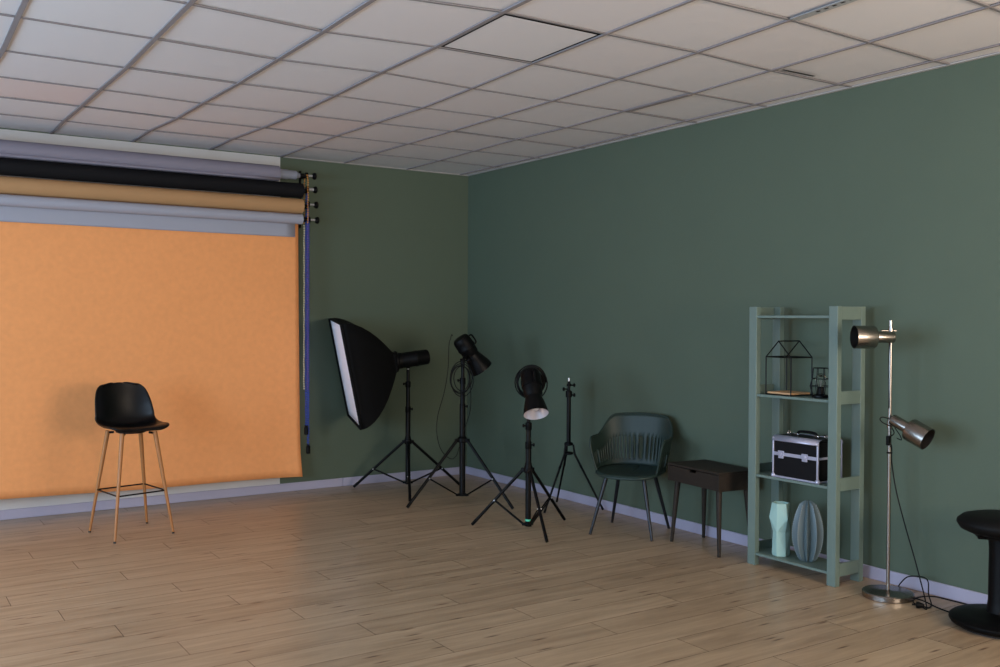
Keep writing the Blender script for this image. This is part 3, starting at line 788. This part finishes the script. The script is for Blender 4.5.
# ---------------------------------------------------------------- shelf
SX0, SX1 = -.335, -.090; SY0, SY1 = -4.377, -3.750
BZ = [1.488, 1.022, .545, .075]
def shelf():
    t = thing('shelving_unit', 'tall sage green open wooden shelf against the right wall', 'shelf', ((SX0 + SX1) / 2, (SY0 + SY1) / 2, 0))
    pw, pd = .058, .038
    for x in (SX0, SX1 - pd):
        for y in (SY0, SY1 - pw): MB().span((x, y, 0), (x + pd, y + pw, 1.54)).obj('post', 'sage', t, bevel=.003)
    for z in BZ:
        mb = MB(); y0 = SY0 + .030; y1 = SY1 - .030
        mb.span((SX0 + pd, y0 - .016, z - .014), (SX1 - pd, y1 + .016, z)); mb.span((SX0 + .006, SY0 + pw + .001, z - .014), (SX0 + pd, SY1 - pw - .001, z)); mb.span((SX1 - pd, SY0 + pw + .001, z - .014), (SX1 - .006, SY1 - pw - .001, z))
        mb.obj('shelf_board', 'sage', t)
        for y in (SY0 + .001, SY1 - .013):
            mb = MB(); mb.span((SX0 + pd + .0005, y, z - .022), (SX1 - pd - .0005, y + .012, z + .050)); mb.obj('side_rail', 'sage', t, bevel=.0015)
shelf()

# ---------------------------------------------------------------- things on the shelf
def wire_house():
    z = BZ[1] + .001; Fp = V((-.312, -4.045, z)); e1 = V((.092, .092, 0)); e2_ = V((-.083, .099, 0))
    ctr = Fp + e1; Lc = ctr + e2_; Rc = ctr - e2_; Bc = ctr + e1
    t = thing('wire_house_terrarium', 'black wire house frame with a pale wooden base, on the shelf', 'decoration', ctr)
    r = .0036; he = .222; hr = .316
    up = V((0, 0, 1))
    cs = [Fp, Rc, Bc, Lc]
    mb = MB()
    for a, b in zip(cs, cs[1:] + cs[:1]):
        mb.tube([a + up * r, b + up * r], r, 8); mb.tube([a + up * he, b + up * he], r, 8)
    for p in cs: mb.tube([p + up * r, p + up * he], r, 8)
    g1 = (Fp + Lc) / 2 + up * hr; g2 = (Rc + Bc) / 2 + up * hr
    for g, pr in ((g1, (Fp, Lc)), (g2, (Rc, Bc))):
        for p in pr: mb.tube([p + up * he, g], r, 8)
    mb.tube([g1, g2], r, 8)
    mb.obj('wire_frame', 'black', t)
    mb = MB(); q = [ctr + (p - ctr) * .93 for p in cs]
    mb.add([p + up * .003 for p in q] + [p + up * .017 for p in q], [(0, 3, 2, 1), (4, 5, 6, 7), (0, 1, 5, 4), (1, 2, 6, 5), (2, 3, 7, 6), (3, 0, 4, 7)])
    mb.obj('wooden_base', 'palewood', t, smooth=0, bevel=.001)
wire_house()
def lantern():
    z = BZ[1] + .001; c = V((-.235, -4.192, z)); up = V((0, 0, 1))
    t = thing('cage_lantern', 'black wire cage lantern with a clear bulb, behind the right shelf post', 'lamp', c)
    mb = MB(); mb.lathe([(.045, 0), (.048, .003), (.048, .014), (.03, .02)], c, seg=24); mb.obj('lantern_base', 'black', t)
    mb = MB()
    prof = [(.046, .012), (.062, .065), (.050, .108), (.044, .168)]
    for k in range(8):
        a = 2 * PI * k / 8 + .2; d = V((math.cos(a), math.sin(a), 0))
        mb.tube([c + d * r + up * h for r, h in prof], .0022, 6)
    for r, h in prof[1:]:
        mb.tube([c + V((math.cos(2 * PI * k / 24), math.sin(2 * PI * k / 24), 0)) * r + up * h for k in range(24)], .0022, 6, closed=True)
    mb.obj('wire_cage', 'black', t)
    mb = MB(); mb.lathe([(.020, .018), (.020, .05), (.016, .06)], c, seg=20); mb.obj('bulb_socket', 'blackplastic', t)
    mb = MB(); mb.lathe([(.013, .058), (.016, .072), (.028, .092), (.030, .108), (.024, .126), (.010, .136), (.001, .138)], c, seg=24, caps=False); bl = mb.obj('bulb', 'glass', t, smooth=60)
    mb = MB(); mb.tube([c + up * .062, c + up * .10 + V((.006, 0, 0)), c + up * .105 - V((.006, 0, 0)), c + up * .062], .0012, 5); mb.obj('filament', 'silver', bl)
lantern()
def case():
    x0, x1 = -.318, -.10; y0, y1 = -4.242, -3.918; z0 = BZ[2] + .001; z1 = z0 + .243; zm = z0 + .138
    t = thing('cosmetics_case', 'black hard makeup case with shiny aluminium edges on the middle shelf', 'case', ((x0 + x1) / 2, (y0 + y1) / 2, z0))
    MB().span((x0 + .004, y0 + .004, z0 + .004), (x1 - .004, y1 - .004, zm - .001)).obj('case_body', 'casepanel', t, bevel=.004)
    # lid with rounded shoulders
    MB().span((x0 + .004, y0 + .004, zm + .001), (x1 - .004, y1 - .004, z1 - .012)).obj('case_lid', 'casepanel', t, bevel=.004)
    e = .011
    mb = MB()
    for y in (y0, y1 - e):
        for x in (x0, x1 - e): mb.span((x, y, z0), (x + e, y + e, z1 - .01))
        mb.span((x0 + e, y, z0), (x1 - e, y + e, z0 + e)); mb.span((x0 + e, y, zm - .007), (x1 - e, y + e, zm + .007))
    for x in (x0, x1 - e):
        mb.span((x, y0 + e, z0), (x + e, y1 - e, z0 + e)); mb.span((x, y0 + e, zm - .010), (x + e, y1 - e, zm + .010))
    mb.obj('metal_edge', 'alu', t, bevel=.002)
    # broad rolled top profile front and back
    mb = MB()
    n = 8
    for sx in (0, 1):
        P = []
        for k in range(n + 1):
            a = PI / 2 * k / n
            xx = .034 * (1 - math.sin(a)); zz = .030 * (1 - math.cos(a))
            # quarter round from the front face (k=0) to the top
            xx = .034 - .034 * math.cos(a); zz = .030 * math.sin(a)
            X = x0 + xx if sx == 0 else x1 - xx
            P.append([(X - (.001 if sx == 0 else -.001), y0 - .001, z1 - .034 + zz + .004), (X - (.001 if sx == 0 else -.001), y1 + .001, z1 - .034 + zz + .004)])
        mb.grid(P)
    mb.obj('rolled_top_edge', 'alu', t, smooth=60, solid=.003)
    MB().span((x0 + .030, y0 + .002, z1 - .010), (x1 - .030, y1 - .002, z1 - .001)).obj('lid_top', 'casepanel', t, bevel=.002)
    for y in (y0 + .006, y1 - .006):
        for z in (z0 + .006, z1 - .022):
            for x in (x0 + .005, x1 - .005):
                if z > zm and x < x0 + .1: pass
                if z < zm: MB().ball((x + .002 * (1 if x < x0 + .1 else -1), y, z + .003), .0155, 14).obj('corner_cap', 'alu', t)
    for y in (y0 + .088, y1 - .068):
        mb = MB(); mb.box((x0 - .003, y, zm + .010), (.006, .042, .020)); mb.box((x0 - .003, y, zm - .013), (.006, .036, .022)); mb.box((x0 - .008, y, zm - .002), (.005, .018, .026))
        mb.cyl((x0 - .006, y - .018, zm - .0005), (x0 - .006, y + .018, zm - .0005), .004, seg=10); mb.obj('latch', 'alu', t, bevel=.0012)
    # folding handle and strap rings on the lid
    xc = (x0 + x1) / 2; yc = (y0 + y1) / 2
    mb = MB(); mb.tube(smooth_path([(xc, yc - .068, z1 + .004), (xc, yc - .060, z1 + .020), (xc, yc - .03, z1 + .026), (xc, yc + .03, z1 + .026), (xc, yc + .060, z1 + .020), (xc, yc + .068, z1 + .004)], 5), .008, 10); hn = mb.obj('handle', 'blackplastic', t)
    for s in (-1, 1):
        mb = MB(); mb.box((xc, yc + s * .070, z1 + .006), (.026, .032, .014)); mb.obj('handle_mount', 'chrome', hn, bevel=.003)
        mb = MB(); q = V((xc, yc + s * .128, z1 + .006)); mb.box(q - V((0, 0, .002)), (.018, .018, .008))
        mb.tube([q + V((0, .010 * math.cos(a), .006 + .010 * math.sin(a))) for a in [2 * PI * k / 14 for k in range(14)]], .0022, 6, closed=True); mb.obj('strap_ring', 'chrome', t)
case()
def mint_vase():
    z = BZ[3] + .001; c = V((-.252, -3.930, z))
    t = thing('faceted_vase', 'mint green faceted ceramic vase with square mouth on the bottom shelf', 'vase', c)
    # seven-sided stepped facets: rings of 8 with alternating radii
    rings = [(.000, .040, .046), (.010, .043, .050), (.15, .042, .050), (.225, .056, .058), (.290, .044, .044), (.292, .038, .038)]
    P = []
    ang0 = math.atan2(-F.y, -F.x)
    def sec(h, a, b, tw):
        pts = []
        for k, rr in zip(range(6), (a, b, a, b, a, b)):
            q = ang0 + tw + 2 * PI * k / 6 + .35
            pts.append(c + V((math.cos(q) * rr * 1.1, math.sin(q) * rr * 1.1, h)))
        return pts
    S = [sec(0, .042, .046, 0), sec(.012, .045, .049, 0), sec(.14, .040, .052, 0.0), sec(.225, .060, .050, .0), sec(.310, .046, .048, .0), sec(.310, .040, .042, .0), sec(.05, .034, .034, .0)]
    mb = MB(); vs = [p for s in S for p in s]; fs = [tuple(range(6))[::-1]]
    for r in range(len(S) - 1):
        for k in range(6):
            q = (k + 1) % 6; a, b, c2, d = r * 6 + k, r * 6 + q, (r + 1) * 6 + q, (r + 1) * 6 + k
            if (k + r) % 2: fs += [(a, b, c2), (a, c2, d)]
            else: fs += [(a, b, d), (b, c2, d)]
    fs.append(tuple(36 + k for k in range(6)))
    mb.add(vs, fs); mb.obj('vase_body', 'mint', t, smooth=0, bevel=.0012)
mint_vase()
def cactus_vase():
    z = BZ[3] + .001; c = V((-.235, -4.112, z))
    t = thing('cactus_ornament', 'blue grey ribbed cactus shaped ceramic ornament on the bottom shelf', 'decoration', c)
    N = 10; hh = .350; rows = 40; seg = N * 8; P = []
    for i in range(rows + 1):
        f = i / rows; h = hh * f
        env = .032 + .057 * math.sin(PI * min(1, (f * .98 + .02)) ** .92) ** .8 if 0 < f < 1 else .030
        if f > .93: env *= 1 - .55 * ((f - .93) / .07) ** 2
        row = []
        for k in range(seg + 1):
            a = 2 * PI * k / seg; m_ = abs(((k % 8) / 8) - .5) * 2      # 1 on the rib, 0 in the groove
            rib = .60 + .40 * m_ ** 1.3
            row.append(c + V((math.cos(a) * env * rib, math.sin(a) * env * rib, h)))
        P.append(row)
    mb = MB(); mb.grid(P); mb.add(P[0][:-1], [tuple(range(seg))[::-1]]); mb.obj('cactus_body', 'cactus', t, smooth=35)
    for n_ in range(N):
        a = 2 * PI * n_ / N; d = V((math.cos(a), math.sin(a), 0)); mb = MB()
        tn = V((-math.sin(a), math.cos(a), 0))
        for i in range(2, 25):
            f = i / 26; env = .032 + .057 * math.sin(PI * (f * .98 + .02) ** .92) ** .8
            if f > .93: env *= 1 - .55 * ((f - .93) / .07) ** 2
            p = c + d * (env - .001) + V((0, 0, hh * f))
            mb.add([p + V((0, 0, .0062)) - d * .002, p - V((0, 0, .0062)) - d * .002, p + d * .0045, p + tn * .0030 - d * .002, p - tn * .0030 - d * .002], [(0, 3, 2), (3, 1, 2), (1, 4, 2), (4, 0, 2), (0, 4, 1, 3)])
        mb.obj('rib_spines', 'cactusedge', t, smooth=0)
cactus_vase()

# ---------------------------------------------------------------- floor lamp
def floor_lamp():
    c = V((-.245, -4.640, 0)); up = V((0, 0, 1))
    t = thing('floor_lamp', 'brushed metal floor lamp with two cup shaped spotlights beside the shelf', 'lamp', c)
    MB().lathe([(.126, 0), (.130, .003), (.130, .026), (.125, .031), (.02, .034), (.012, .038)], c, seg=56).obj('lamp_base', 'nickel', t)
    MB().cyl(c + up * .028, c + up * 1.462, .0095, seg=20).obj('pole', 'nickel', t)
    def head(q, ax, z):
        ax = V(ax).normalized(); hd = None
        mb = MB(); mb.lathe([(.001, -.012), (.028, -.012), (.030, -.008), (.030, .085), (.031, .086)], q, ax, 32)
        hd = mb.obj('lamp_neck', 'nickel', t)
        mb = MB(); mb.lathe([(.030, .084), (.056, .088), (.0605, .095), (.0605, .196), (.0585, .196)], q, ax, 40, caps=False); sh = mb.obj('lamp_shade', 'nickel', t)
        mb = MB(); mb.lathe([(.0585, .196), (.0575, .11), (.03, .10), (.001, .10)], q, ax, 40, caps=False); mb.obj('shade_lining', 'lampinside', sh)
        mb = MB(); mb.lathe([(.016, .10), (.018, .12), (.024, .135), (.018, .15), (.001, .156)], q, ax, 24, caps=False); mb.obj('bulb', 'lampinside', sh)
    q1 = c + up * 1.374 - V((0, 0, 0)) 
    vr = (F + R * .405).normalized(); rt = (R - F * .405).normalized()
    a1 = -rt * math.cos(.40) - vr * math.sin(.40); a1.z = 0.0
    head(q1 - vr * .032 + rt * .004, a1, 1.380)
    a2 = (rt * .88 - up * .47) * .90 - vr * .42
    head(c + up * .938 - vr * .034 + rt * .022, a2, .935)
    # small crossbar clamp above the upper lamp
    mb = MB(); p = c + up * 1.408; mb.tube([p - R * .048, p + R * .030], .0055, 10); mb.tube([p - R * .044, p - R * .044 - up * .03], .005, 8); mb.lathe([(.014, -.012), (.014, .012)], p, up, 16); mb.obj('height_clamp', 'nickel', t)
    mb = MB(); p = c + up * .915; mb.lathe([(.014, -.02), (.014, .02)], p, up, 16); mb.obj('height_clamp', 'nickel', t)
    # inline switch
    p = c + up * .83 - R * .014 - F * .018
    mb = MB(); mb.box(p, (.022, .018, .05)); sw = mb.obj('foot_switch', 'blackplastic', t, bevel=.004); sw.name = 'inline_switch'
    mb = MB(); mb.lathe([(.015, -.004), (.015, .004)], c + up * .765, up, 16); mb.obj('cable_clip', 'blackplastic', t)
    def w(px, z, dF=-.02): return c + R * ((px - 890.5) / 181.) + up * z + F * dF
    mb = MB()
    mb.tube(smooth_path([w(891, .94, -.02), w(882, .955, -.03), w(879, .945, -.03), w(882, .925, -.03), w(889, .905, -.035), w(892.5, .87, -.03), w(888, .85, -.03)], 8), .0030, 6)
    mb.tube(smooth_path([w(893, .90, -.03), w(898, .86, -.03), w(899.5, .835, -.03), w(895, .845, -.03)], 8), .0026, 6)
    mb.tube(smooth_path([w(889, 1.36, -.012), w(888, 1.25, -.012), w(888.5, 1.0, -.012)], 8), .0024, 6)
    wall_pts = [w(888, .82), w(891, .80), V((-.150, -4.59, .70)), V((-.13, -4.604, .55)), V((-.13, -4.659, .371)), V((-.135, -4.72, .207)), V((-.16, -4.785, .062)), V((-.205, -4.83, .020)), V((-.255, -4.868, .006)), V((-.295, -4.893, .006)), V((-.300, -4.875, .012))]
    mb.tube(smooth_path(wall_pts, 8), .0034, 7)
    # loop that rises behind the base and runs over the floor
    mb.tube(smooth_path([V((-.115, -4.600, .006)), V((-.09, -4.612, .045)), V((-.09, -4.650, .085)), V((-.09, -4.70, .100)), V((-.09, -4.750, .104)), V((-.095, -4.775, .085)), V((-.13, -4.80, .035)), V((-.20, -4.86, .008)), V((-.262, -4.885, .006)), V((-.262, -4.850, .006)), V((-.245, -4.790, .006)),
                         V((-.17, -4.750, .006)), V((-.09, -4.755, .006)), V((-.05, -4.790, .006)), V((-.045, -4.87, .006)), V((-.04, -4.97, .006)), V((-.04, -5.04, .006))], 8), .0034, 7)
    mb.obj('power_cord', 'cable', t)
    mb = MB(); q = V((-.300, -4.850, .018)); d = V((-.55, .83, 0)).normalized()
    mb.lathe([(.006, -.03), (.011, -.022), (.017, -.004), (.017, .008), (.012, .010)], q, d, 16)
    s = d.cross(up)
    for k in (-1, 1): mb.cyl(q + d * .01 + s * .0095 * k, q + d * .029 + s * .0095 * k, .0024, seg=8)
    mb.obj('plug', 'blackplastic', t)
floor_lamp()
mb = MB(); mb.tube(smooth_path([V((-.135, -4.72, .0045)), V((-.16, -4.745, .0045)), V((-.20, -4.82, .0135)), V((-.215, -4.90, .0045)), V((-.235, -4.97, .0045)), V((-.245, -5.02, .0045))], 8), .0035, 7)
tag(mb.obj('floor_cable', 'cable'), 'black cable on the floor running to the pedestal stool base', 'cable')

# ---------------------------------------------------------------- pedestal stool at the right edge
def pedestal():
    c = V((-.246, -5.250, 0))
    t = thing('pedestal_stool', 'black round pedestal stool with wide disc base, cut off at right edge', 'stool', c)
    MB().lathe([(.205, .010), (.222, .018), (.230, .032), (.229, .042), (.216, .052), (.16, .062), (.10, .070), (.075, .078)], c, seg=64).obj('pedestal_base', 'blackplastic', t)
    MB().lathe([(.19, 0), (.19, .012)], c, seg=48).obj('base_pad', 'tip', t)
    MB().lathe([(.075, .070), (.066, .085), (.060, .13), (.058, .38), (.062, .43), (.075, .442)], c, seg=40).obj('column', 'blackplastic', t)
    MB().lathe([(.05, .432), (.12, .435), (.125, .448), (.05, .454)], c, seg=40).obj('seat_plate', 'black', t)
    MB().lathe([(.06, .452), (.15, .454), (.185, .470), (.200, .495), (.198, .508), (.175, .528), (.13, .540), (.06, .546), (.001, .547)], c, seg=56).obj('seat', 'mattblack', t, smooth=60)
    MB().tube([c - R * .145 + V((0, 0, .446)) - F * .06, c - R * .085 + V((0, 0, .440)) - F * .05], .009, 8).obj('lever', 'blackplastic', t)
pedestal()

# ---------------------------------------------------------------- daylight
def area(name, loc, rot, sx, sy, e, col):
    d = bpy.data.lights.new(name, 'AREA'); d.shape = 'RECTANGLE'; d.size = sx; d.size_y = sy; d.energy = e; d.color = col
    o = bpy.data.objects.new(name, d); COL.objects.link(o); o.location = loc; o.rotation_euler = rot; return o
LE = [125, 185, 40]
for i, (a, b, z0, z1) in enumerate(WL):
    area('daylight_left', (XL - .3, (a + b) / 2, (z0 + z1) / 2), (0, -PI / 2 - (.04, .15, .30)[i], 0), z1 - z0, b - a, LE[i], (.53, .74, 1.0))
RE = [6, 200]
for i, (a, b, z0, z1) in enumerate(WR):
    area('daylight_front', ((a + b) / 2, YR - .3, (z0 + z1) / 2), (PI / 2 + .62, 0, 0), b - a, z1 - z0, RE[i], (1.0, .84, .68))
wd = bpy.data.worlds.new('sky'); bpy.context.scene.world = wd; wd.use_nodes = True
bg = wd.node_tree.nodes['Background']; bg.inputs['Color'].default_value = (.6, .75, 1, 1); bg.inputs['Strength'].default_value = .3

sc = bpy.context.scene
sc.view_settings.view_transform = 'Standard'; sc.view_settings.look = 'None'; sc.view_settings.gamma = 1; sc.view_settings.use_curve_mapping = False
sc.view_settings.exposure = .18
sc.cycles.use_denoising = True
sc.cycles.max_bounces = 8; sc.cycles.diffuse_bounces = 5
sc.cycles.sample_clamp_indirect = 6
